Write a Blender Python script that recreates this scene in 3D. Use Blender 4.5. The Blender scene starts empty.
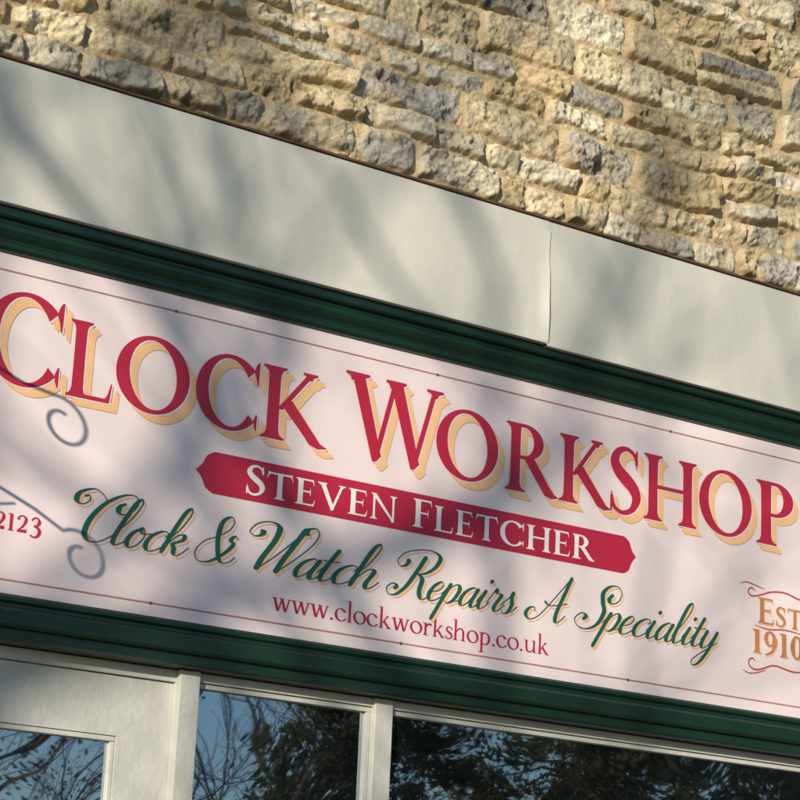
import bpy, bmesh, math, random
import numpy as np
from mathutils import Vector, Matrix
random.seed(4)
sc=bpy.context.scene
col=sc.collection

# ------------------------------------------------------------------ helpers
def new_mat(name):
    m=bpy.data.materials.new(name); m.use_nodes=True
    nt=m.node_tree; b=nt.nodes['Principled BSDF']
    return m,nt,b
def mat(name,c,rough=.5,spec=.5,var=.0,scale=8,bump=0,bscale=60,metal=0,c2=None,detail=6,stretch=None):
    m,nt,b=new_mat(name)
    b.inputs['Base Color'].default_value=(*c,1); b.inputs['Roughness'].default_value=rough
    b.inputs['Specular IOR Level'].default_value=spec; b.inputs['Metallic'].default_value=metal
    tc=nt.nodes.new('ShaderNodeTexCoord'); src=tc.outputs['Object']
    if stretch:
        mp=nt.nodes.new('ShaderNodeMapping'); mp.inputs['Scale'].default_value=stretch; nt.links.new(src,mp.inputs['Vector']); src=mp.outputs[0]
    if var>0 or c2:
        n=nt.nodes.new('ShaderNodeTexNoise'); n.inputs['Scale'].default_value=scale; n.inputs['Detail'].default_value=detail
        nt.links.new(src,n.inputs['Vector'])
        r=nt.nodes.new('ShaderNodeValToRGB'); r.color_ramp.elements[0].position=.32; r.color_ramp.elements[1].position=.68
        if c2 is None: c2=tuple(x*(1-var) for x in c)
        r.color_ramp.elements[0].color=(*c2,1); r.color_ramp.elements[1].color=(*c,1)
        nt.links.new(n.outputs['Fac'],r.inputs['Fac']); nt.links.new(r.outputs['Color'],b.inputs['Base Color'])
    if bump>0:
        n2=nt.nodes.new('ShaderNodeTexNoise'); n2.inputs['Scale'].default_value=bscale; n2.inputs['Detail'].default_value=5
        nt.links.new(tc.outputs['Object'],n2.inputs['Vector'])
        bp=nt.nodes.new('ShaderNodeBump'); bp.inputs['Strength'].default_value=bump; bp.inputs['Distance'].default_value=.01
        nt.links.new(n2.outputs['Fac'],bp.inputs['Height']); nt.links.new(bp.outputs['Normal'],b.inputs['Normal'])
    return m
def mesh_obj(name,verts,faces,m=None,parent=None,label=None,cat=None,smooth=False,group=None):
    me=bpy.data.meshes.new(name); me.from_pydata([tuple(v) for v in verts],[],faces); me.update()
    if smooth: me.polygons.foreach_set('use_smooth',[True]*len(me.polygons))
    o=bpy.data.objects.new(name,me); col.objects.link(o)
    if m: me.materials.append(m)
    if parent: o.parent=parent
    if label: o['label']=label
    if cat: o['category']=cat
    if group: o['group']=group
    return o
def empty(name,label,cat,loc=(0,0,0)):
    o=bpy.data.objects.new(name,None); col.objects.link(o); o.location=loc; o.empty_display_size=.2
    o['label']=label; o['category']=cat; return o
class MB:
    def __init__(s): s.v=[]; s.f=[]
    def box(s,x0,x1,y0,y1,z0,z1,bev=0):
        bm=bmesh.new(); bmesh.ops.create_cube(bm,size=1)
        for v in bm.verts:
            v.co=Vector(((x0+x1)/2+v.co.x*(x1-x0),(y0+y1)/2+v.co.y*(y1-y0),(z0+z1)/2+v.co.z*(z1-z0)))
        if bev>0: bmesh.ops.bevel(bm,geom=bm.edges[:],offset=bev,segments=2,affect='EDGES',profile=.6)
        n=len(s.v); bm.verts.index_update()
        s.v+=[v.co.copy() for v in bm.verts]
        s.f+=[[n+v.index for v in f.verts] for f in bm.faces]; bm.free()
    def profile(s,prof,x0,x1):
        """extrude a (y,z) profile (listed top to bottom) along X"""
        n=len(s.v); k=len(prof)
        for x in (x0,x1):
            s.v+=[(x,p[0],p[1]) for p in prof]
        for i in range(k-1): s.f.append([n+i,n+i+1,n+k+i+1,n+k+i])
    def tube(s,pts,rad,sides=8,cap=True):
        n0=len(s.v); N=len(pts)
        pts=[Vector(p) for p in pts]
        rad=rad if isinstance(rad,(list,tuple)) else [rad]*N
        up=Vector((.13,.31,.94))
        for i,p in enumerate(pts):
            t=(pts[min(i+1,N-1)]-pts[max(i-1,0)]).normalized()
            a=t.cross(up)
            if a.length<.05: a=t.cross(Vector((1,0,0)))
            a.normalize(); b=t.cross(a)
            for k in range(sides):
                th=2*math.pi*k/sides; s.v.append(p+(a*math.cos(th)+b*math.sin(th))*rad[i])
        for i in range(N-1):
            for k in range(sides):
                k2=(k+1)%sides
                s.f.append([n0+i*sides+k,n0+i*sides+k2,n0+(i+1)*sides+k2,n0+(i+1)*sides+k])
        if cap:
            s.f.append([n0+k for k in range(sides)][::-1]); s.f.append([n0+(N-1)*sides+k for k in range(sides)])
    def obj(s,*a,**k): return mesh_obj(a[0],s.v,s.f,*a[1:],**k)

# ------------------------------------------------------------------ glyph machinery
def catmull(pts,n=8):
    P=[np.array(p,float) for p in pts]
    P=[2*P[0]-P[1]]+P+[2*P[-1]-P[-2]]
    out=[]
    for i in range(1,len(P)-2):
        for k in range(n):
            t=k/n
            out.append(.5*((2*P[i])+(-P[i-1]+P[i+1])*t+(2*P[i-1]-5*P[i]+4*P[i+1]-P[i+2])*t*t+(-P[i-1]+3*P[i]-3*P[i+1]+P[i+2])*t**3))
    out.append(P[-2]); return out
# a piece = list of (L,R) pairs ; L,R are (x,y)
def slab(rows): return [((xl,y),(xr,y)) for y,xl,xr in rows]
def ribbon(pts,widths,n=8):
    q=catmull([(p[0],p[1],w) for p,w in zip(pts,widths)],n)
    out=[]
    for i in range(len(q)):
        a=q[max(i-1,0)]; b=q[min(i+1,len(q)-1)]
        d=np.array([b[0]-a[0],b[1]-a[1]]); d/=max(np.hypot(*d),1e-9); nn=np.array([-d[1],d[0]])
        w=max(q[i][2],.0015)/2
        out.append(((q[i][0]+nn[0]*w,q[i][1]+nn[1]*w),(q[i][0]-nn[0]*w,q[i][1]-nn[1]*w)))
    return out
def pen(pts,W,t,n=9,slant=0,p=1.8):
    q=catmull([(a+slant*b,b) for a,b in pts],n); out=[]; N=len(q)
    ws=[]
    for i in range(N):
        a=q[max(i-1,0)]; b=q[min(i+1,N-1)]
        d=b-a; d=d/max(np.hypot(*d),1e-9)
        ws.append(t+(W-t)*max(0,-d[1])**p)
    ws=np.convolve(np.pad(ws,2,'edge'),np.ones(5)/5,'valid')
    for i in range(N):
        a=q[max(i-1,0)]; b=q[min(i+1,N-1)]
        d=b-a; d=d/max(np.hypot(*d),1e-9); nn=np.array([-d[1],d[0]])
        w=ws[i]/2
        if i==0 or i==N-1: w*=.6
        out.append(((q[i][0]+nn[0]*w,q[i][1]+nn[1]*w),(q[i][0]-nn[0]*w,q[i][1]-nn[1]*w)))
    return out
def ring(cx,cy,rx,ry,W,t,a0=0,a1=360,phi=.12,n=56):
    out=[]; ix,iy=rx-W,ry-t
    n=max(10,int(n*abs(a1-a0)/360))
    for i in range(n+1):
        th=math.radians(a0+(a1-a0)*i/n)
        ro=rx*ry/math.hypot(ry*math.cos(th),rx*math.sin(th))
        tp=th-phi
        ri=ix*iy/math.hypot(iy*math.cos(tp),ix*math.sin(tp))
        ri=min(ri,ro-.02)
        c,s=math.cos(th),math.sin(th)
        out.append(((cx+ri*c,cy+ri*s),(cx+ro*c,cy+ro*s)))
    return out
def disc(cx,cy,r,n=20): return [((cx-r*math.sin(math.pi*i/n),cy-r*math.cos(math.pi*i/n)),(cx+r*math.sin(math.pi*i/n),cy-r*math.cos(math.pi*i/n))) for i in range(n+1)]
def stem(c,w,y0=0,y1=1,sb=(.08,.08),st=(.08,.08)):
    a,b=c-w/2,c+w/2; rows=[]
    if sb: rows+= [(y0,a-sb[0],b+sb[1]),(y0+.030,a-sb[0]*.97,b+sb[1]*.97),(y0+.044,a-sb[0]*.5,b+sb[1]*.5),(y0+.075,a-sb[0]*.18,b+sb[1]*.18),(y0+.13,a,b)]
    else: rows+=[(y0,a,b)]
    rows+=[((y0+y1)/2,a+.004,b-.004)]
    if st: rows+= [(y1-.13,a,b),(y1-.075,a-st[0]*.18,b+st[1]*.18),(y1-.044,a-st[0]*.5,b+st[1]*.5),(y1-.030,a-st[0]*.97,b+st[1]*.97),(y1,a-st[0],b+st[1])]
    else: rows+=[(y1,a,b)]
    return slab(rows)
def diag(xb,xt,w,y0=0,y1=1): return [((xb-w/2,y0),(xb+w/2,y0)),((xt-w/2,y1),(xt+w/2,y1))]
def topserif(x,w,s=.085,y=1): return slab([(y-.10,x-w/2,x+w/2),(y-.05,x-w/2-s*.3,x+w/2+s*.3),(y-.030,x-w/2-s,x+w/2+s),(y,x-w/2-s,x+w/2+s)])
def botserif(x,w,s=.085,y=0): return slab([(y,x-w/2-s,x+w/2+s),(y+.030,x-w/2-s,x+w/2+s),(y+.05,x-w/2-s*.3,x+w/2+s*.3),(y+.10,x-w/2,x+w/2)])
SP=[(.47,.76),(.44,.90),(.30,.985),(.15,.93),(.085,.78),(.15,.64),(.29,.52),(.42,.40),(.47,.25),(.39,.08),(.23,.015),(.09,.08),(.035,.25)]
def S_glyph(W,t):
    ws=[t*.8,t,t*1.1,W*.6,W*.85,W,W*1.12,W,W*.85,W*.5,t*1.1,t,t*.8]
    return [ribbon(SP,ws),slab([(.70,.460,.475),(.80,.452,.485),(.97,.452,.486),(.99,.466,.484)]),slab([(.01,.018,.036),(.05,.015,.055),(.20,.015,.056),(.31,.03,.045)])]
def glyph(ch,W=.145,t=.05):
    g=[]
    if ch=='C':
        g=[ring(.5,.5,.49,.515,W*1.08,t*.95,45,318,.1),slab([(.66,.893,.908),(.76,.872,.912),(.85,.835,.914),(.94,.865,.916),(.985,.895,.916)]),slab([(.05,.898,.910),(.12,.868,.912),(.19,.862,.912),(.27,.892,.912)])]; w=.93
    elif ch=='O': g=[ring(.51,.5,.5,.515,W*1.1,t*.95,0,360,.14)]; w=1.02
    elif ch=='L': g=[stem(.18,W),slab([(0,.2,.64),(t*.9,.2,.62)]),slab([(0,.58,.675),(.05,.605,.683),(.11,.645,.692),(.26,.688,.705)])]; w=.72
    elif ch=='K':
        g=[stem(.18,W),[((.23,.42),(.31,.42)),((.62,.97),(.70,.97))],topserif(.665,.055,.075),[((.28,.50),(.43,.57)),((.59,.15),(.755,.17)),((.69,.025),(.845,.06)),((.81,-.015),(.95,.015))]]
        w=.94
    elif ch=='W':
        g=[[((.385,-.015),(.425,-.015)),((.36,.06),(.50,.06)),((.15-W*.54,1),(.15+W*.54,1))],diag(.42,.655,t*1.25),[((.895,-.015),(.935,-.015)),((.87,.06),(1.01,.06)),((.66-W*.54,1),(.66+W*.54,1))],diag(.93,1.19,t*1.25),topserif(.15,W,.08),topserif(.66,W,.06),topserif(1.19,t,.09)]; w=1.33
    elif ch in 'PR':
        by=.45 if ch=='P' else .48
        cy=(1+by)/2; ry=(1-by)/2
        g=[stem(.18,W,sb=(.08,.09),st=(.08,.02)),ring(.33,cy,.32,ry,W*1.0,t*.9,-92,92,.0,60),slab([(1-t*.9,.2,.335),(1,.2,.335)]),slab([(by,.24,.335),(by+t*.9,.24,.335)])]; w=.67
        if ch=='R':
            g.append([((.34,.48),(.49,.53)),((.60,.13),(.76,.16)),((.69,.015),(.85,.055)),((.80,-.015),(.93,.015))]); w=.91
    elif ch=='S': g=S_glyph(W,t); w=.52
    elif ch=='H': g=[stem(.18,W),stem(.80,W),slab([(.49,.2,.78),(.49+t,.2,.78)])]; w=.98
    elif ch=='T': g=[stem(.42,W,st=None),slab([(1-t,.05,.79),(1,.06,.78)]),slab([(.76,.0,.015),(.88,.015,.05),(1-t,.03,.11),(1.02,.035,.07)]),slab([(.76,.825,.84),(.88,.79,.825),(1-t,.73,.81),(1.02,.77,.805)])]; w=.84
    elif ch in 'EF':
        g=[stem(.17,W,st=(.08,.02)),slab([(1-t*.9,.2,.56),(1,.2,.56)]),slab([(.78,.60,.61),(.9,.575,.60),(1-t,.53,.595),(1,.53,.59)]),slab([(.49,.2,.48),(.49+t*.9,.2,.48)]),slab([(.38,.495,.505),(.52,.47,.505),(.66,.495,.505)])]; w=.62
        if ch=='E': g+=[slab([(0,.2,.58),(t*.9,.2,.58)]),slab([(0,.55,.62),(t,.57,.63),(.12,.61,.64),(.25,.645,.655)])]; w=.66
    elif ch=='V': g=[[((.455,-.02),(.49,-.02)),((.42,.07),(.56,.07)),((.14-W*.5,1),(.14+W*.5,1))],diag(.48,.80,t*1.2),topserif(.14,W,.075),topserif(.80,t,.085)]; w=.93
    elif ch=='N': g=[stem(.14,t*1.1,st=None),stem(.80,t*1.1,sb=None),[((.75,-.02),(.82,-.02)),((.72,.08),(.80,.08)),((.06,.97),(.22,.97)),((.02,1),(.19,1))]]; w=.92
    elif ch=='1': g=[stem(.2,W,st=(.11,0))]; w=.38
    elif ch=='0': g=[ring(.32,.5,.3,.51,W,t,0,360,0)]; w=.66
    elif ch=='9': g=[ring(.31,.68,.28,.33,W*.9,t,0,360,.1),ribbon([(.545,.72),(.54,.50),(.44,.22),(.26,.05),(.08,-.02)],[W*.8,W*.85,W*.6,t*1.2,t*.6])]; w=.64
    elif ch=='2': g=[ribbon([(.07,.72),(.13,.90),(.30,.98),(.47,.88),(.49,.68),(.36,.40),(.20,.20),(.07,.07)],[W*.9,t*1.3,t,W*.8,W,W*.7,t,t]),slab([(0,.04,.56),(.12,.05,.56),(.2,.52,.57)])]; w=.60
    elif ch=='3': g=[ribbon([(.08,.82),(.2,.97),(.38,.95),(.44,.78),(.36,.62),(.20,.54)],[t,t,W*.5,W,W*.7,t]),ribbon([(.20,.55),(.40,.48),(.48,.28),(.38,.06),(.20,.0),(.05,.08)],[t,W*.8,W,W*.7,t,W*.6])]; w=.54
    elif ch=='c': g=[ring(.42,.5,.42,.52,W,t,48,314,.2),disc(.68,.80,.075),ribbon([(.62,.08),(.74,.17),(.79,.26)],[t,t,t*.6])]; w=.80
    elif ch=='o': g=[ring(.45,.5,.44,.52,W,t,0,360,.2)]; w=.90
    elif ch=='w':
        g=[diag(.36,.12,W),diag(.38,.62,t*1.2),diag(.85,.60,W),diag(.87,1.10,t*1.2),topserif(.12,W,.09),topserif(.6,W,.08),topserif(1.10,t,.09)]; w=1.24
    elif ch=='s': g=S_glyph(W*.9,t); w=.52
    elif ch=='k': g=[stem(.2,W*.9,0,1.7,(.1,.08),(.13,0)),[((.25,.42),(.33,.42)),((.58,.98),(.68,.98))],topserif(.62,.06,.09),[((.34,.50),(.48,.60)),((.66,.03),(.84,.03))],botserif(.75,.17,.07)]; w=.93
    elif ch=='h': g=[stem(.2,W*.9,0,1.7,(.1,.1),(.13,0)),ribbon([(.24,.68),(.42,.93),(.62,.97),(.74,.80),(.76,.6)],[t,t*1.3,W*.7,W*.9,W*.9]),stem(.76,W*.9,0,.66,(.1,.1),None)]; w=.98
    elif ch=='r': g=[stem(.2,W*.9,0,1,(.1,.12),(.13,0)),ribbon([(.24,.66),(.38,.90),(.55,.95)],[t,t*1.6,W*.9]),disc(.57,.90,.09)]; w=.66
    elif ch=='p': g=[stem(.2,W*.9,-.65,1,(.1,.12),(.13,0)),ring(.44,.5,.40,.52,W,t,-150,150,0)]; w=.90
    elif ch=='u': g=[stem(.18,W*.9,.3,1,None,(.12,0)),ribbon([(.18,.36),(.24,.12),(.42,.03),(.60,.12),(.72,.34)],[W*.9,W*.9,W*.6,t,t]),stem(.76,W*.9,0,1,(0,.12),(.12,0))]; w=.98
    elif ch=='l': g=[stem(.2,W*.9,0,1.7,(.1,.1),(.13,0))]; w=.42
    elif ch=='.': g=[disc(.16,.08,.1)]; w=.34
    return g,w

# script alphabet: centre lines, x-height 1
SCR={
'c':([[(.56,.74),(.64,.84),(.58,.98),(.38,.99),(.14,.74),(.06,.34),(.20,.02),(.46,.06),(.78,.46)]],.66),
'l':([[(-.05,.35),(.24,1.15),(.36,1.9),(.28,2.28),(.14,2.05),(.08,1.2),(.06,.35),(.18,.0),(.38,.12),(.55,.44)]],.47),
'o':([[(.38,1.0),(.14,.75),(.06,.32),(.22,.0),(.46,.18),(.54,.62),(.38,.98),(.32,.86),(.48,.72),(.78,.80)]],.66),
'k':([[(-.05,.35),(.24,1.15),(.36,1.9),(.28,2.28),(.14,2.05),(.08,1.2),(.05,.0)],[(.08,.35),(.28,.88),(.50,1.0),(.56,.76),(.30,.52),(.40,.32),(.50,.04),(.68,.04),(.90,.46)]],.80),
'a':([[(.58,.80),(.42,1.0),(.16,.78),(.05,.34),(.18,.0),(.42,.25),(.60,.95)],[(.62,1.0),(.54,.30),(.62,.0),(.78,.10),(.92,.44)]],.80),
't':([[(-.08,.35),(.16,1.0),(.22,1.65)],[(.22,1.65),(.14,.9),(.10,.25),(.22,.0),(.40,.12),(.54,.44)],[(-.12,1.02),(.15,.99),(.48,1.05)]],.47),
'h':([[(-.05,.35),(.24,1.15),(.36,1.9),(.28,2.28),(.14,2.05),(.08,1.2),(.05,.0)],[(.07,.25),(.28,.84),(.48,1.0),(.58,.82),(.52,.25),(.62,.0),(.78,.12),(.92,.44)]],.81),
'e':([[(.05,.42),(.36,.54),(.48,.82),(.34,1.0),(.13,.75),(.05,.32),(.18,.0),(.44,.08),(.72,.44)]],.61),
'p':([[(-.05,.35),(.16,1.0)],[(.16,1.02),(.08,.2),(-.02,-.95)],[(.08,.25),(.26,.84),(.48,1.0),(.62,.74),(.56,.25),(.36,.0),(.18,.10)],[(.52,.12),(.72,.2),(.86,.44)]],.78),
'i':([[(-.05,.35),(.16,1.0)],[(.16,1.0),(.08,.30),(.18,.0),(.36,.12),(.50,.44)],[(.25,1.56),(.20,1.38)]],.43),
'r':([[(-.05,.35),(.14,1.14),(.22,.94),(.42,.92),(.46,.80),(.36,.25),(.46,.0),(.62,.12),(.76,.44)]],.64),
's':([[(-.05,.32),(.20,.85),(.28,1.14),(.30,.85),(.44,.45),(.38,.06),(.20,-.02),(.08,.14)],[(.38,.05),(.56,.14),(.70,.44)]],.60),
'y':([[(-.05,.40),(.10,1.0)],[(.12,1.0),(.06,.30),(.18,.0),(.40,.22),(.58,.98)],[(.60,1.0),(.50,-.1),(.32,-.80),(.08,-1.0),(-.05,-.74),(.20,-.30),(.80,.40)]],.76),
'C':([[(.98,1.94),(.84,1.78),(.88,1.52),(1.10,1.42),(1.32,1.62),(1.38,2.0),(1.16,2.36),(.74,2.30),(.32,1.80),(.12,1.0),(.20,.30),(.50,-.04),(.88,.08),(1.20,.50)],[(.36,1.86),(.05,2.20),(-.32,2.36),(-.68,2.12),(-.68,1.74),(-.44,1.58),(-.24,1.78),(-.34,2.02),(-.50,1.96)]],1.16),
'W':([[(-.30,1.94),(-.26,1.70),(-.46,1.58),(-.68,1.76),(-.60,2.18),(-.24,2.38),(.14,2.18),(.24,1.5),(.18,.6),(.20,.0)],[(.20,-.02),(.56,.85),(.84,1.7),(.98,2.34)],[(.98,2.36),(.90,1.3),(.84,.6),(.84,.0)],[(.84,-.02),(1.20,.8),(1.46,1.6),(1.48,2.12),(1.30,2.44),(1.04,2.34),(1.08,2.08),(1.22,2.08)]],1.38),
'R':([[(.62,2.12),(.52,1.3),(.36,.45),(.10,.0),(-.22,-.02),(-.38,.28),(-.22,.52),(-.02,.42),(-.06,.24)],[(-.02,1.84),(-.02,1.56),(-.24,1.42),(-.46,1.70),(-.28,2.14),(.20,2.38),(.75,2.44),(1.20,2.18),(1.18,1.64),(.88,1.26),(.52,1.15)],[(.62,1.18),(.88,.95),(.98,.35),(1.18,-.02),(1.38,.06),(1.54,.46)]],1.38),
'A':([[(-.10,.36),(-.22,.58),(-.46,.48),(-.52,.16),(-.22,-.06),(.18,.22),(.60,1.15),(1.0,2.15),(1.12,2.47)],[(1.12,2.44),(1.06,1.5),(1.00,.5),(1.10,.0),(1.30,.05),(1.5,.40)],[(.18,.98),(.5,.80),(.95,.88),(1.4,1.04)]],1.55),
'S':([[(.98,1.96),(.90,1.68),(1.06,1.46),(1.32,1.62),(1.34,2.05),(1.06,2.40),(.70,2.36),(.52,1.96),(.70,1.42),(.92,.95),(.86,.28),(.50,-.06),(.06,.02),(-.20,.38),(-.02,.72),(.24,.60),(.16,.38)]],1.10),
'&':([[(1.42,1.25),(1.22,1.38),(1.12,1.15),(1.30,.95),(1.1,.45),(.70,.0),(.25,-.02),(.0,.40),(.15,.92),(.55,1.22),(.88,1.62),(.90,2.05),(.68,2.25),(.48,1.95),(.55,1.35),(.80,.65),(1.12,.08),(1.45,.1),(1.6,.4)]],1.5),
}
class Sign:
    """collects glyph pieces on the sign's plane (x, z), at a given depth y"""
    def __init__(s): s.items=[]
    def piece(s,pr): s.items.append(pr)
    def build(s,name,m,parent,y,dx=0,dz=0,label=None,copies=None):
        v=[];f=[];k=0
        for ci_,(ox,oz) in enumerate(copies or [(dx,dz)]):
          for pr in s.items:
            n=len(v); k+=1
            for i,(L,R) in enumerate(pr):
                yy=y+ci_*2.5e-4-(k%9)*2.0e-5-i*1.2e-6
                v.append((L[0]+ox,yy,L[1]+oz)); v.append((R[0]+ox,yy,R[1]+oz))
            for i in range(len(pr)-1):
                a,b,c,d=n+2*i,n+2*i+1,n+2*i+3,n+2*i+2
                p=[v[j] for j in (a,b,c,d)]
                area=sum(p[j][0]*p[(j+1)%4][2]-p[(j+1)%4][0]*p[j][2] for j in range(4))
                f.append([a,b,c,d] if area>0 else [d,c,b,a])
        return mesh_obj(name,v,f,m,parent,label)
    def put(s,ch,x0,x1,z,h,W=.145,t=.05,ys=1.0):
        g,w=glyph(ch,W,t); sx=(x1-x0)/w
        for pr in g: s.piece([((x0+L[0]*sx,z+L[1]*h),(x0+R[0]*sx,z+R[1]*h)) for L,R in pr])
    def word(s,txt,x0,x1,z,h,W=.145,t=.05,gap=.06,hs=None,dz=None):
        ws=[]; 
        for i,ch in enumerate(txt):
            hh=hs[i] if hs else h
            ws.append(glyph(ch,W,t)[1]*hh)
        tot=sum(ws)+gap*h*(len(txt)-1); k=(x1-x0)/tot; x=x0
        for i,ch in enumerate(txt):
            hh=hs[i] if hs else h
            s.put(ch,x,x+ws[i]*k,z+(dz[i] if dz else 0),hh,W,t); x+=(ws[i]+gap*h)*k
    def script(s,txt,x0,x1,z,xh,W,t,slant=.32):
        tot=sum(SCR[c][1] for c in txt); k=(x1-x0)/(tot*xh); x=0
        for c in txt:
            for ln in SCR[c][0]:
                big=1.15 if c.isupper() or c=='&' else 1.0
                pr=pen([(x+a,b) for a,b in ln],W*big,t,9,slant)
                s.piece([((x0+L[0]*xh*k,z+L[1]*xh),(x0+R[0]*xh*k,z+R[1]*xh)) for L,R in pr])
            x+=SCR[c][1]

# ------------------------------------------------------------------ materials
def sign_mat(name,lift=0):
    m,nt,b=new_mat(name)
    tc=nt.nodes.new('ShaderNodeTexCoord'); n=nt.nodes.new('ShaderNodeTexNoise'); n.inputs['Scale'].default_value=2.2; n.inputs['Detail'].default_value=5
    r=nt.nodes.new('ShaderNodeValToRGB'); r.color_ramp.elements[0].color=(.75+lift,.62+lift,.63+lift,1); r.color_ramp.elements[1].color=(.85+lift,.72+lift,.69+lift,1); r.color_ramp.elements[0].position=.3; r.color_ramp.elements[1].position=.7
    nt.links.new(tc.outputs['Object'],n.inputs['Vector']); nt.links.new(n.outputs['Fac'],r.inputs['Fac']); nt.links.new(r.outputs['Color'],b.inputs['Base Color'])
    n2=nt.nodes.new('ShaderNodeTexNoise'); n2.inputs['Scale'].default_value=5; n2.inputs['Detail'].default_value=2; nt.links.new(tc.outputs['Object'],n2.inputs['Vector'])
    bp=nt.nodes.new('ShaderNodeBump'); bp.inputs['Strength'].default_value=.15; bp.inputs['Distance'].default_value=.01; nt.links.new(n2.outputs['Fac'],bp.inputs['Height']); nt.links.new(bp.outputs[0],b.inputs['Normal'])
    b.inputs['Roughness'].default_value=.36
    return m
M_sign=sign_mat('sign_panel_paint'); M_key=sign_mat('keyline_vinyl',.03)
M_red=mat('crimson_vinyl',(.48,.018,.050),.38,.5,.12,5)
M_cream=mat('cream_orange_vinyl',(.90,.53,.26),.4,.5,.06,5)
M_green_ink=mat('green_vinyl',(.010,.11,.080),.38,.5,.1,5)
M_white=mat('white_vinyl',(.82,.77,.74),.4)
M_copper=mat('copper_vinyl',(.55,.23,.10),.4,.5,.25,20)
M_line=mat('brown_red_line',(.40,.18,.15),.5)
M_redline=mat('flourish_vinyl',(.48,.09,.07),.5)
M_greenpaint=mat('green_gloss_paint',(.008,.031,.017),.30,.5,.2,10,.06,60)
M_fascia=mat('grey_cream_fascia_paint',(.68,.65,.55),.45,.4,.0,2.2,.35,9,c2=(.58,.56,.48),stretch=(1.6,1,.9))
M_frame=mat('cream_frame_paint',(.55,.54,.485),.45,.4,.14,12,.2,60)
M_dark=mat('dark_gap',(.02,.02,.018),.8)
M_gapshade=mat('gap_shade_brown',(.16,.085,.045),.7,.3,.4,20)
M_iron=mat('black_iron',(.02,.02,.022),.45,.5,.2,20)
M_screw=mat('screw_metal',(.2,.1,.09),.45,.5,metal=.4)
M_bark=mat('tree_bark',(.10,.075,.05),.9,.2,.4,9,.4,30)
M_twig=mat('twig_bark',(.11,.075,.045),.9,.2,.3,9)
def leaf_mat(name,c,c2):
    m=mat(name,c,.7,.3,.0,1.3,c2=c2); nt=m.node_tree; b=nt.nodes['Principled BSDF']
    tr=nt.nodes.new('ShaderNodeBsdfTranslucent'); tr.inputs['Color'].default_value=(c[0]*1.6,c[1]*1.5,c[2],1)
    mx=nt.nodes.new('ShaderNodeMixShader'); mx.inputs[0].default_value=.4; out=nt.nodes['Material Output']
    nt.links.new(b.outputs[0],mx.inputs[1]); nt.links.new(tr.outputs[0],mx.inputs[2]); nt.links.new(mx.outputs[0],out.inputs[0]); return m
M_leaf=leaf_mat('conifer_needles',(.15,.125,.045),(.05,.06,.02))
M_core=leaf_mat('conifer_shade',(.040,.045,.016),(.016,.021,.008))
M_glass,nt,b=new_mat('window_glass')
b.inputs['Base Color'].default_value=(.008,.010,.012,1); b.inputs['Roughness'].default_value=.02
gl=nt.nodes.new('ShaderNodeBsdfGlossy'); gl.inputs['Roughness'].default_value=.012; gl.inputs['Color'].default_value=(.78,.88,1,1)
mx=nt.nodes.new('ShaderNodeMixShader'); mx.inputs['Fac'].default_value=.47
nt.links.new(b.outputs[0],mx.inputs[1]); nt.links.new(gl.outputs[0],mx.inputs[2]); nt.links.new(mx.outputs[0],nt.nodes['Material Output'].inputs[0])
tc=nt.nodes.new('ShaderNodeTexCoord'); n=nt.nodes.new('ShaderNodeTexNoise'); n.inputs['Scale'].default_value=2.5; n.inputs['Detail'].default_value=1
bp=nt.nodes.new('ShaderNodeBump'); bp.inputs['Strength'].default_value=.12; bp.inputs['Distance'].default_value=.02
nt.links.new(tc.outputs['Object'],n.inputs['Vector']); nt.links.new(n.outputs['Fac'],bp.inputs['Height']); nt.links.new(bp.outputs['Normal'],gl.inputs['Normal'])

# ------------------------------------------------------------------ rubble stone wall
rng=np.random.default_rng(23)
def noise2(x,y,seed):
    T=np.random.default_rng(seed).random((256,256))
    xi=np.floor(x).astype(int); yi=np.floor(y).astype(int); fx=x-xi; fy=y-yi
    fx=fx*fx*fx*(fx*(fx*6-15)+10); fy=fy*fy*fy*(fy*(fy*6-15)+10)
    a=T[xi%256,yi%256]; b=T[(xi+1)%256,yi%256]; c=T[xi%256,(yi+1)%256]; d=T[(xi+1)%256,(yi+1)%256]
    return (a*(1-fx)+b*fx)*(1-fy)+(c*(1-fx)+d*fx)*fy
def fbm(x,y,seed,oct=5,gain=.5):
    s=0;a=1;tot=0
    for o in range(oct):
        s=s+a*noise2(x*2**o+o*17.3,y*2**o+o*9.1,seed+o); tot+=a; a*=gain
    return s/tot-.5
st=.0034
xs=np.concatenate([np.arange(-5,-1.30,.04),np.arange(-1.30,1.55,st),np.arange(1.55,5,.04)])
zs=np.concatenate([[3.42],np.arange(3.575,4.60,st),np.arange(4.60,7,.04)])
X,Z=np.meshgrid(xs,zs)
wx=X+.040*fbm(X*5,Z*5,100,3)+.014*fbm(X*20,Z*20,130,4)
wz=Z+.070*fbm(X*2.4,Z*3.2,200,3)+.015*fbm(X*15,Z*18,230,4)
zb=[3.2]
while zb[-1]<7.3: zb.append(zb[-1]+rng.choice([.07,.085,.10,.115,.135]))
zb=np.array(zb)
ci=np.clip(np.searchsorted(zb,wz)-1,0,len(zb)-2)
dx=np.zeros_like(X); hz=np.zeros_like(X); sid=np.zeros(X.shape,int); ux=np.zeros_like(X); uz=np.zeros_like(X)
nid=0
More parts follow.
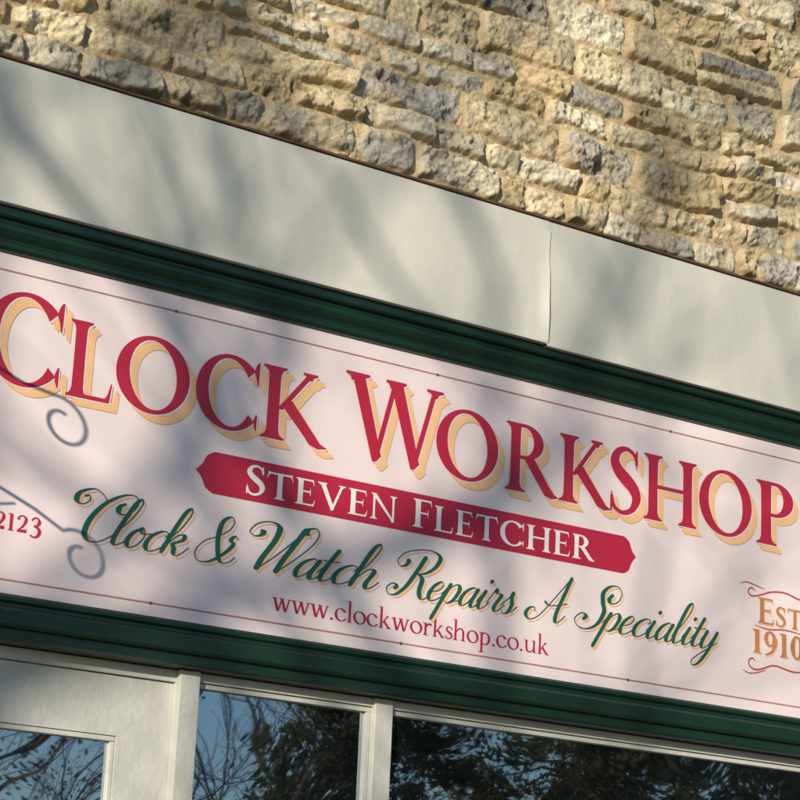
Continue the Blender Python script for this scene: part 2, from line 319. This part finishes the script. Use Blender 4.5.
for k in range(len(zb)-1):
    m=ci==k
    if not m.any(): continue
    H=zb[k+1]-zb[k]
    xb=[-5.6]
    while xb[-1]<5.6: xb.append(xb[-1]+H*rng.uniform(1.4,3.2) if rng.random()>.14 else xb[-1]+rng.uniform(.07,.11))
    xb=np.array(xb); tilt=rng.uniform(-.8,.8,len(xb))
    zc=(wz[m]-(zb[k]+zb[k+1])/2); xx=wx[m]
    j=np.clip(np.searchsorted(xb,xx)-1,0,len(xb)-2)
    l=xx-xb[j]-np.abs(tilt[j]*zc)*.5; r_=xb[j+1]-xx-np.abs(tilt[j+1]*zc)*.3
    split=(rng.random(len(xb))<.2)&(H>.095); sp=rng.uniform(.4,.6,len(xb))
    padl=rng.uniform(0,.004,len(xb)); padh=rng.uniform(0,.008,len(xb))
    lo=wz[m]-zb[k]-padl[j]; hi=zb[k+1]-wz[m]-padh[j]
    up=lo>sp[j]*H
    s_=split[j]
    lo2=np.where(s_&up,lo-sp[j]*H,lo); hi2=np.where(s_&~up,sp[j]*H-lo,hi)
    dx[m]=np.minimum(l,r_); hz[m]=np.minimum(lo2,hi2)
    ux[m]=(l-r_)/(np.abs(l+r_)+.01); uz[m]=(lo2-hi2)/(np.abs(lo2+hi2)+.01)
    sid[m]=nid+j*2+(s_&up); nid+=2*len(xb)
nS=nid+4
pr=rng.uniform(.012,.031,nS); tx=rng.normal(0,.006,nS); tz=rng.normal(.001,.006,nS); rr=rng.uniform(.006,.022,nS); rough=rng.uniform(.6,1.6,nS)
R=rr[sid]
qx=np.maximum(R-dx,0); qz=np.maximum(R-hz,0)
d=R-np.hypot(qx,qz); d=np.where((dx<R)&(hz<R),d,np.minimum(dx,hz))
d=d+.013*fbm(X*26,Z*28,300,5,.62)
mw=.0030
p=np.clip((d-mw)/.0085,0,1); p=1-(1-p)**1.7
so=(sid*7.31)%50
f1=fbm(X*8+so,Z*10+so,400,3); f2=fbm(X*34+so,Z*38,430,5,.6); f3=np.abs(fbm(X*14+so,Z*20+so,460,5,.55)); f4=fbm(X*95,Z*95,480,4,.6)
ter=fbm(X*9+so,Z*16+so,520,4); ter=np.round(ter*14)/14*.6+ter*.4
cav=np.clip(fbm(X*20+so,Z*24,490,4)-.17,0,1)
mor=.0035+.018*fbm(X*7,Z*7,500,3)+.010*fbm(X*30,Z*30,505,5,.6)+.004*f4
face=pr[sid]+tx[sid]*ux*1.2+tz[sid]*uz*1.2+rough[sid]*(.012*f1+.024*ter+.019*f2-.020*f3-.07*cav)+.006*f4
hgt=p*face+(1-p)*np.minimum(mor,face)
hgt=np.maximum(hgt,-.012); hgt=np.minimum(hgt,.048)
edge=np.clip((Z-(3.600+.012*fbm(X*6,Z*0,555,3)))/.012,0,1)
Yv=-.014-hgt*edge+(1-edge)*.03
# colour
pal=np.array([(.60,.49,.31),(.63,.56,.42),(.54,.42,.24),(.54,.49,.39),(.66,.58,.43),(.57,.45,.27),(.47,.43,.36),(.64,.53,.35)])
c=pal[rng.integers(0,len(pal),nS)]*rng.uniform(.82,1.10,(nS,1))
dk=rng.random(nS)<.06; c[dk]*=.65; cs=c[sid]
mort=np.array((.52,.40,.235))
cm=mort*(1+.40*fbm(X*14,Z*14,600,4))[...,None]
mot=fbm(X*12+so,Z*12,620,5,.6)[...,None]; mot2=fbm(X*45,Z*45,640,4,.6)[...,None]
cs=cs*(1+.7*mot+.5*mot2)
grey=np.clip((fbm(X*7+3,Z*9,660,5,.6)-.12)*6,0,1)[...,None]
cs=cs*(1-grey*.45)+np.array((.40,.37,.32))*grey*.45
ochre=np.clip((fbm(X*8,Z*8,680,5,.6)-.03)*6,0,1)[...,None]
cs=cs*(1-ochre*.4)+np.array((.56,.40,.20))*ochre*.4
lich=np.clip((fbm(X*26,Z*30,700,4,.6)-.19)*12,0,1)[...,None]
cs=cs*(1-lich*.5)+np.array((.17,.145,.11))*lich*.5
pc=np.clip((d-mw)/.006,0,1)[...,None]
C=cs*pc+cm*(1-pc)
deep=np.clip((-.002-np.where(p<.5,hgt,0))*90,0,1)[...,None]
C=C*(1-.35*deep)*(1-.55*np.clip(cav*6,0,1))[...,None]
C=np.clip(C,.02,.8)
ny,nx=X.shape
me=bpy.data.meshes.new('stone_wall')
co=np.stack([X,Yv,Z],-1).reshape(-1,3).astype(np.float32)
idx=np.arange(nx*ny).reshape(ny,nx)
q=np.stack([idx[:-1,:-1],idx[:-1,1:],idx[1:,1:],idx[1:,:-1]],-1).reshape(-1,4)
me.vertices.add(len(co)); me.vertices.foreach_set('co',co.ravel())
me.loops.add(q.size); me.loops.foreach_set('vertex_index',q.ravel().astype(np.int32))
me.polygons.add(len(q)); me.polygons.foreach_set('loop_start',np.arange(0,q.size,4,dtype=np.int32)); 
me.update(calc_edges=True); me.validate()
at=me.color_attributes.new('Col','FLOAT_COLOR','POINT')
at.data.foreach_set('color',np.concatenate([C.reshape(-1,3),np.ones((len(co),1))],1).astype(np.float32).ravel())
me.polygons.foreach_set('use_smooth',np.ones(len(q),bool))
wall=bpy.data.objects.new('stone_wall',me); col.objects.link(wall)
wall['label']='rough rubble wall of honey and grey limestone with sandy mortar'; wall['category']='wall'
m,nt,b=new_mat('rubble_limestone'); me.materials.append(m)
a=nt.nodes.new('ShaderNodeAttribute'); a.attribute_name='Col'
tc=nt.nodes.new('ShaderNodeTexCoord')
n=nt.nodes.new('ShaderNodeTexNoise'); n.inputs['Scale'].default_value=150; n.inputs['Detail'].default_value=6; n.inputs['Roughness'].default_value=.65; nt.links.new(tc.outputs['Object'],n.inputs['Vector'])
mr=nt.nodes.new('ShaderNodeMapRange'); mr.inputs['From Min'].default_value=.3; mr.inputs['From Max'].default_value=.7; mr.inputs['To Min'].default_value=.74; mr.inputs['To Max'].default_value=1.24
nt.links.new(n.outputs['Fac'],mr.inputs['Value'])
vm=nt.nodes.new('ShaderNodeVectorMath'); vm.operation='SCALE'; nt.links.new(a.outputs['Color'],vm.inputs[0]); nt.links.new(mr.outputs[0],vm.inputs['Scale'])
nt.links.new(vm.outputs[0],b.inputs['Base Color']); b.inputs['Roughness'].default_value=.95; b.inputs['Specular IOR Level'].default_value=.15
bp=nt.nodes.new('ShaderNodeBump'); bp.inputs['Strength'].default_value=.5; bp.inputs['Distance'].default_value=.005; nt.links.new(n.outputs['Fac'],bp.inputs['Height']); nt.links.new(bp.outputs[0],b.inputs['Normal'])

# ------------------------------------------------------------------ shopfront
XL,XR=-2.4,3.0
shop=empty('shopfront','green and cream timber shopfront below a rubble wall','shopfront',(0,0,0))
def fascia(x0,x1,y,name,label,z0=3.263):
    B=MB(); B.profile([(.03,3.592),(y+.004,3.587),(y,3.582),(y-.0005,3.40),(y,z0+.012),(y-.006,z0+.006),(y-.006,z0),(y+.06,z0)],x0,x1)
    return B.obj(name,M_fascia,shop,label=label)
fascia(XL,.3965,-.051,'fascia_panel','pale grey painted fascia sheet with rippled paint')
fascia(.3935,XR,-.0495,'fascia_panel','pale grey painted fascia sheet beside a vertical joint',3.257)
# lifted, slightly bent edge of the lapped sheet
v=[];f=[];NZ=26;NXs=5
for i in range(NZ+1):
    t=i/NZ; z=3.262+(3.560-3.262)*t
    lift=.0024+.0085*math.sin(math.pi*min(1,t*1.25))**2*(.7+.3*math.sin(t*9))+.003*(1-t)**4
    for j in range(NXs+1):
        s_=j/NXs; v.append((.355+.0415*s_+.0012*math.sin(t*14)*s_,-.0516-lift*s_**2.2,z))
for i in range(NZ):
    for j in range(NXs):
        a=i*(NXs+1)+j; f.append([a,a+1,a+NXs+2,a+NXs+1])
mesh_obj('fascia_lap',v,f,M_fascia,shop,'lifted bent edge of the lapped fascia sheet',smooth=True)
B=MB(); B.box(XL,XR,-.048,.02,3.592,3.597); B.obj('gap_shade_strip',M_gapshade,shop)  # thin brown strip, stands in for the gap shadow between stones and fascia
B=MB(); B.profile([(.0,3.275),(-.040,3.275),(-.040,3.243),(-.036,3.239),(-.024,3.237),(-.023,3.231),(-.026,3.226),(-.026,3.216),(-.020,3.206),(-.013,3.199),(-.012,3.194),(-.016,3.190),(-.016,3.181),(-.010,3.174),(-.002,3.172),(.02,3.172)],XL,XR)
B.obj('cornice',M_greenpaint,shop)
B=MB(); B.profile([(.02,2.443),(-.006,2.442),(-.012,2.436),(-.012,2.428),(-.006,2.423),(-.006,2.417),(-.022,2.412),(-.028,2.405),(-.028,2.378),(-.022,2.372),(-.010,2.370),(-.010,2.350),(-.004,2.346),(.12,2.346)],XL,XR)
B.obj('sill_moulding',M_greenpaint,shop)
B=MB(); B.box(XL,-.500,.050,.10,2.318,2.3445,.002); B.box(-.4985,XR,.046,.10,2.3245,2.3445,.002); B.obj('head_rail',M_frame,shop)
def post(parts,z0=.0,z1=2.3445):
    B=MB()
    for x0,x1,y in parts: B.box(x0,x1,y,.11,z0,z1,.0025)
    return B.obj('post',M_frame,shop)
post([(-.521,-.471,.030)]); 
post([(-.004,.046,.036)],.5)
post([(1.75,1.80,.036)],.5)
B=MB(); B.box(-.46,1.75,.02,.11,.42,.50,.004); B.obj('window_sill',M_frame,shop)
B=MB(); B.box(-.46,3,.05,.11,.0,.418,.004); B.obj('stall_riser',M_greenpaint,shop)
def window(x0,x1):
    w=MB(); 
    y0,y1=.054,.085; b_=.011; z0,z1=.502,2.3235
    w.box(x0,x1,y0,y1,z1-b_,z1,.0015); w.box(x0,x1,y0,y1,z0,z0+b_,.0015); w.box(x0,x0+b_,y0,y1,z0+b_+.0005,z1-b_-.0005,.0015); w.box(x1-b_,x1,y0,y1,z0+b_+.0005,z1-b_-.0005,.0015)
    o=w.obj('window',M_frame,shop)
    g=MB(); g.box(x0+.002,x1-.002,.068,.073,z0+.002,z1-.002); g.obj('glass',M_glass,o)
window(-.4705,-.0045); window(.0465,1.7495); window(1.8005,2.95)
dB=MB(); zt=2.316
dB.box(-1.45,-.5215,.060,.095,2.188,zt)
dB.box(-.650,-.5215,.060,.095,.03,2.188); dB.box(-1.45,-1.30,.060,.095,.03,2.188); dB.box(-1.30,-.650,.060,.095,.03,.95)
door=dB.obj('door',M_frame,shop,label='cream painted timber door with a glazed upper panel')
B=MB()
for x0,x1,z0,z1 in [(-1.2995,-.6505,2.176,2.1875),(-1.2995,-.6505,.951,.966),(-.661,-.6505,.9665,2.1755),(-1.2995,-1.286,.9665,2.1755)]: B.box(x0,x1,.064,.088,z0,z1,.003)
B.obj('beading',M_frame,door)
B=MB(); B.box(-1.295,-.653,.078,.083,.953,2.185); B.obj('glass',M_glass,door)
B=MB(); B.tube([(-.59,.06,1.05),(-.59,.0,1.05),(-.64,-.01,1.05),(-.70,-.01,1.05)],.009); B.obj('handle',M_iron,door)
B=MB(); B.box(-1.56,-1.455,.03,.11,.0,2.3175,.003); B.box(XL,-1.57,.03,.11,.0,2.3175,.003); B.obj('door_post',M_frame,shop)

# ------------------------------------------------------------------ sign
sign=empty('shop_sign','long pinkish white shop sign with crimson lettering in green moulding','sign',(0,0,0))
B=MB(); B.box(-2.2,2.6,.0,.012,2.4435,3.1715,.0)
B.obj('sign_board',M_sign,sign)
S=Sign()
for z in (3.134,2.4715): S.piece(slab([(z-.0018,-2.1,2.5),(z+.0018,-2.1,2.5)]))
S.build('border_line',M_line,sign,-.0006)
BL=2.889; CAP=.203; SC=.172
S=Sign()
for ch,x0,x1,h,W,t in [('C',-1.072,-.885,CAP,.165,.052),('L',-.872,-.758,SC,.175,.06),('O',-.756,-.568,SC,.165,.058),('C',-.555,-.388,SC,.165,.058),('K',-.385,-.200,SC,.165,.06),
    ('W',-.156,.130,CAP,.155,.052),('O',.106,.296,SC,.165,.058),('R',.314,.482,SC,.165,.058),('K',.482,.655,SC,.165,.06),('S',.648,.746,SC,.18,.06),('H',.758,.944,SC,.165,.058),('O',.948,1.138,SC,.165,.058),('P',1.150,1.292,SC,.175,.058)]:
    S.put(ch,x0,x1,BL,h,W,t)
S.build('title_lettering',M_red,sign,-.0032,label='crimson serif capitals reading CLOCK WORKSHOP')
S.build('lettering_keyline',M_key,sign,-.0026,.0035,-.0030)
S.build('lettering_shadow',M_cream,sign,-.0020,label='peach drop shadow behind the crimson capitals',copies=[(.0135,-.0115),(.0175,-.0148),(.0215,-.0180)])
zc,zh=2.7845,.0475
L0,L1=-.538,-.490; R1,R0=.699,.740
tip=[(0,0),(.10,.09),(.24,.22),(.38,.42),(.47,.62),(.56,.77),(.72,.88),(.88,.96),(1.0,1.0)]
rows=[((L0+(L1-L0)*a,zc-zh*h),(L0+(L1-L0)*a,zc+zh*h)) for a,h in tip]
rows+=[((R0+(R1-R0)*a,zc-zh*h),(R0+(R1-R0)*a,zc+zh*h)) for a,h in tip[::-1]]
S=Sign(); S.piece(rows); S.build('banner',M_red,sign,-.0012,label='crimson banner with curved pointed ends')
S=Sign(); S.word('STEVEN',-.408,.004,2.7515,.061,.17,.07,.08,hs=[.068]+[.061]*5)
S.build('banner_lettering',M_white,sign,-.0020,label='white serif capitals reading STEVEN')
S=Sign(); S.word('FLETCHER',.050,.605,2.7515,.061,.17,.07,.08,hs=[.068]+[.061]*7)
S.build('banner_lettering',M_white,sign,-.0020,label='white serif capitals reading FLETCHER')
S=Sign(); xh=.048
for w_,x0,x1 in [('Clock',-.818,-.560),('&',-.535,-.440),('Watch',-.386,-.058),('Repairs',.004,.350),('A',.420,.510),('Speciality',.550,1.005)]:
    S.script(w_,x0,x1,2.584,xh,.172,.038,.36)
S.build('script_lettering',M_green_ink,sign,-.0024,label='green script reading Clock & Watch Repairs A Speciality')
S.build('script_shadow',M_cream,sign,-.0012,.0065,-.0055)
S=Sign(); xh=.0290
S.word('www.clockworkshop.co.uk',-.319,.470,2.500,xh,.17,.075,.02)
S.build('web_lettering',M_red,sign,-.0010,label='small crimson lettering reading www.clockworkshop.co.uk')
S=Sign(); S.word('2123',-1.004,-.897,2.576,.037,.17,.08,.12,hs=[.036,.036,.036,.042],dz=[0,0,0,-.006]); S.build('phone_lettering',M_red,sign,-.0010,label='small crimson numerals reading 2123')
S=Sign()
S.word('EST',1.160,1.322,2.676,.060,.17,.07,.08,hs=[.068,.052,.052]); S.word('1910',1.142,1.328,2.596,.062,.20,.08,.10)
S.build('date_lettering',M_copper,sign,-.0018,label='copper lettering reading EST 1910'); S.build('date_shadow',M_cream,sign,-.0009,.0035,-.003)
S=Sign()
for pts,w0 in (([(1.152,2.758),(1.140,2.765),(1.128,2.760),(1.128,2.749),(1.142,2.744),(1.168,2.750),(1.21,2.764),(1.26,2.768),(1.32,2.757),(1.38,2.762)],.0042),
            ([(1.098,2.772),(1.120,2.778),(1.150,2.774),(1.185,2.768)],.003),
            ([(1.152,2.573),(1.142,2.580),(1.130,2.574),(1.130,2.561),(1.148,2.552),(1.175,2.556),(1.22,2.570),(1.29,2.562),(1.36,2.572)],.0042),
            ([(1.108,2.546),(1.130,2.540),(1.160,2.545),(1.19,2.555)],.003),
            ([(1.15,2.668),(1.20,2.663),(1.26,2.669),(1.34,2.664)],.0036)):
    S.piece(ribbon(pts,[.0015]+[w0]*(len(pts)-2)+[.0015],8))
S.build('flourish',M_redline,sign,-.0012,label='thin sweeping red flourishes with small curls')
for x,z in [(-.617,3.134),(.104,3.134),(.850,3.134),(-1.30,3.134),(1.55,3.134),(-.626,2.4715),(.032,2.4715),(.72,2.4715),(-1.3,2.4715),(1.45,2.4715)]:
    B=MB(); B.tube([(x,-.001,z),(x,-.003,z),(x,-.0038,z)],[.0034,.0032,.002],12); B.obj('screw',M_screw,sign)

# ------------------------------------------------------------------ iron bracket beside the door
bx0=-1.295
br=empty('iron_bracket','black wrought iron wall bracket with scrolled ends','bracket',(bx0,0,2.9))
def spiral(cy,cz,r0,turns,start,n=30):
    return [(0,cy+r0*(1-.62*i/n)*math.cos(start+turns*2*math.pi*i/n),cz+r0*(1-.62*i/n)*math.sin(start+turns*2*math.pi*i/n)) for i in range(n+1)]
B=MB(); B.box(-.015,.015,-.012,-.001,-.35,.2,.002); B.obj('wall_plate',M_iron,br)
B=MB(); B.tube([(0,-.01,.11),(0,-.15,.10),(0,-.28,.095)]+spiral(-.36,.055,.056,1.1,math.radians(60)),.0040)
B.obj('scroll_arm',M_iron,br)
B=MB()
B.tube([(0,-.01,-.13),(0,-.18,-.14),(0,-.32,-.155)]+spiral(-.42,-.205,.056,1.1,math.radians(40)),.0040)
B.tube([(0,-.01,-.33),(0,-.12,-.26),(0,-.28,-.165)],.003)
B.obj('scroll_arm',M_iron,br)

# ------------------------------------------------------------------ ground
def plane(name,x0,x1,y0,y1,z,m,label=None):
    o=mesh_obj(name,[(x0,y0,z),(x1,y0,z),(x1,y1,z),(x0,y1,z)],[[0,1,2,3]],m); o['kind']='structure'; return o
M_grass=mat('grass_ground',(.05,.075,.025),.95,.1,.4,2); M_road=mat('asphalt',(.05,.05,.052),.9,.2,.2,30,.3,200); M_pave=mat('paving',(.22,.20,.17),.9,.2,.25,3,.2,40)
plane('ground',-400,400,-400,400,-.13,M_grass)
plane('road',-400,400,-14,-7.2,-.12,M_road)
B=MB(); B.box(-60,60,-7.2,.4,-.14,0,.01); o=B.obj('pavement',M_pave); o['kind']='structure'

# ------------------------------------------------------------------ trees
def bare_tree(base,height,seed,label,lean=(0,0),ivy=0,maxd=6,r0=.020,trunk=.30,sides=3,wob=.13):
    R=random.Random(seed); base=Vector(base)
    T=MB(); Cw=MB(); tips=[]
    def grow(p,d,L,r,depth):
        n=4; pts=[p]; rad=[r]
        for i in range(n):
            d=(d+Vector((R.gauss(0,wob),R.gauss(0,wob),R.gauss(.03,.10)))).normalized()
            p=p+d*(L/n); pts.append(p); rad.append(r*(1-.22*(i+1)/n))
        (T if depth<3 else Cw).tube(pts,rad,7 if depth<3 else sides,False)
        tips.append((p,depth))
        if depth>=maxd: return
        k=R.choice([2,3,3]) if depth<maxd-1 else 4
        for j in range(k):
            ax=Vector((R.gauss(0,1),R.gauss(0,1),R.gauss(0,.6))).normalized()
            nd=(d+ax*R.uniform(.45,.85)).normalized()
            q=pts[-1] if j<2 else pts[R.choice([2,3])]
            grow(q,nd,L*R.uniform(.62,.85),rad[-1]*R.uniform(.58,.82),depth+1)
    grow(base,Vector((lean[0],lean[1],1)).normalized(),height*trunk,height*r0,0)
    e=empty('bare_tree',label,'tree',tuple(base))
    for mb in (T,Cw):
        mb.v=[Vector(v)-base for v in mb.v]
    if ivy:
        deep=[t for t in tips if t[1]>=3]
        for i in range(ivy):
            p,_=R.choice(deep); p=p-base+Vector((R.gauss(0,.14),R.gauss(0,.14),R.gauss(0,.14)))
            u=Vector((R.gauss(0,1),R.gauss(0,1),R.gauss(0,1))).normalized()*.020; w=u.cross(Vector((R.gauss(0,1),R.gauss(0,1),1))).normalized()*.016
            n0=len(Cw.v); Cw.v+=[p-u-w,p+u-w,p+u+w,p-u+w]; Cw.f.append([n0,n0+1,n0+2,n0+3])
    T.obj('trunk',M_bark,e); Cw.obj('crown',M_twig,e)
    return e
def conifer(base,height,rad,seed,label,nclump=260,leaf=110,z0=1.2,dens=.8):
    R=np.random.default_rng(seed); e=empty('conifer_tree',label,'tree',base)
    T=MB(); T.tube([(0,0,-.15),(.05,0,height*.3),(-.05,.05,height*.65),(0,0,height)],[height*.025,height*.018,height*.010,.01],9)
    V=[];F=[];mi=[];nv=0
    def unit(n,bias=0):
        u=R.normal(size=(n,3)); u[:,2]+=bias; return u/np.linalg.norm(u,axis=1)[:,None]
    for i in range(nclump):
        h=R.random()**dens; z=z0+(height-z0)*h
        rr=rad*(1-h*.75)*R.uniform(.15,1.1); a=R.uniform(0,2*math.pi)
        c=np.array((rr*math.cos(a),rr*math.sin(a),z+R.normal(0,.15)-rr*.15))
        if i%3==0: T.tube([(0,0,z-.1),(c[0]*.5,c[1]*.5,z),tuple(c)],[.035,.02,.008],4,False)
        s=R.uniform(.20,.48)
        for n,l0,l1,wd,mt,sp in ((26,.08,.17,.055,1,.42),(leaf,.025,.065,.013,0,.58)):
            p=c+R.normal(size=(n,3))*np.array((s*sp,s*sp,s*sp*.55))
            u=unit(n,.4); w=np.cross(u,unit(n)); w/=np.linalg.norm(w,axis=1)[:,None]
            l=R.uniform(l0,l1,(n,1))
            tri=np.stack([p-w*wd,p+u*l,p+w*wd],1).reshape(-1,3); V.append(tri)
            F.append(np.arange(nv,nv+3*n).reshape(-1,3)); nv+=3*n; mi.append(np.full(n,mt))
    V=np.concatenate(V); F=np.concatenate(F); mi=np.concatenate(mi)
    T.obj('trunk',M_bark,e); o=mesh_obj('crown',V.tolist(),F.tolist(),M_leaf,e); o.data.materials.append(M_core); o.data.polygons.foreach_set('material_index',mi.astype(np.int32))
bare_tree((-5.6,-6.3,0),8.0,44,'tall bare winter tree on the wide pavement by the road',trunk=.30,r0=.012,maxd=7,wob=.07)
bare_tree((-9.4,-6.9,0),9.5,12,'slender bare winter tree beside the kerb',trunk=.30,r0=.014,wob=.08)
conifer((11.3,-17,-.12),10,1.4,3,'narrow dark conifer standing across the road',520,150)
conifer((15.4,-17.5,-.12),12,3.1,8,'broad dark conifer with dense drooping boughs',900,120)
conifer((19.8,-18.5,-.12),12,3.4,9,'broad dark conifer beside another conifer',700,100)
bare_tree((7.2,-16.5,-.12),9,31,'bare winter tree with fine spreading branches',trunk=.22,r0=.014)
bare_tree((6.2,-20,-.12),10,36,'bare winter tree with ivy among its branches',trunk=.22,r0=.016,ivy=2500,maxd=7)
bare_tree((13.4,-21,-.12),10,37,'bare winter tree standing between conifers',trunk=.22,r0=.014,maxd=7)

# ------------------------------------------------------------------ light
el=math.radians(13); az=math.radians(50)
sd=Vector((math.cos(el)*math.sin(az),math.cos(el)*math.cos(az),-math.sin(el)))
L=bpy.data.lights.new('sun','SUN'); L.energy=5.0; L.angle=math.radians(.6); L.color=(1,.91,.76)
lo=bpy.data.objects.new('sun',L); col.objects.link(lo); lo.rotation_euler=sd.to_track_quat('-Z','Y').to_euler()
w=bpy.data.worlds.new('World'); sc.world=w; w.use_nodes=True; nt=w.node_tree
sk=nt.nodes.new('ShaderNodeTexSky'); sk.sky_type='NISHITA'; sk.sun_disc=False; sk.sun_elevation=el; sk.sun_rotation=math.atan2(-sd.x,-sd.y)
sk.air_density=1.0; sk.dust_density=.2; sk.ozone_density=3.0
nt.links.new(sk.outputs[0],nt.nodes['Background'].inputs[0]); nt.nodes['Background'].inputs[1].default_value=.15
sc.view_settings.view_transform='Standard'; sc.view_settings.look='None'; sc.view_settings.exposure=0

# ------------------------------------------------------------------ camera
cd=bpy.data.cameras.new('camera'); cd.sensor_width=36; cd.lens=2232/800*36; cd.clip_end=2000; cd.clip_start=.05
cam=bpy.data.objects.new('camera',cd); col.objects.link(cam)
xr=Vector((.81871271,-.57245946,.04471808)); dn=Vector((.19072561,.19765829,-.96153778)); fw=Vector((.54160249,.79575211,.27100801))
Mx=Matrix((xr,-dn,-fw)).transposed().to_4x4(); Mx.translation=Vector((-2.87049,-4.21749,1.61366))
cam.matrix_world=Mx
sc.camera=cam
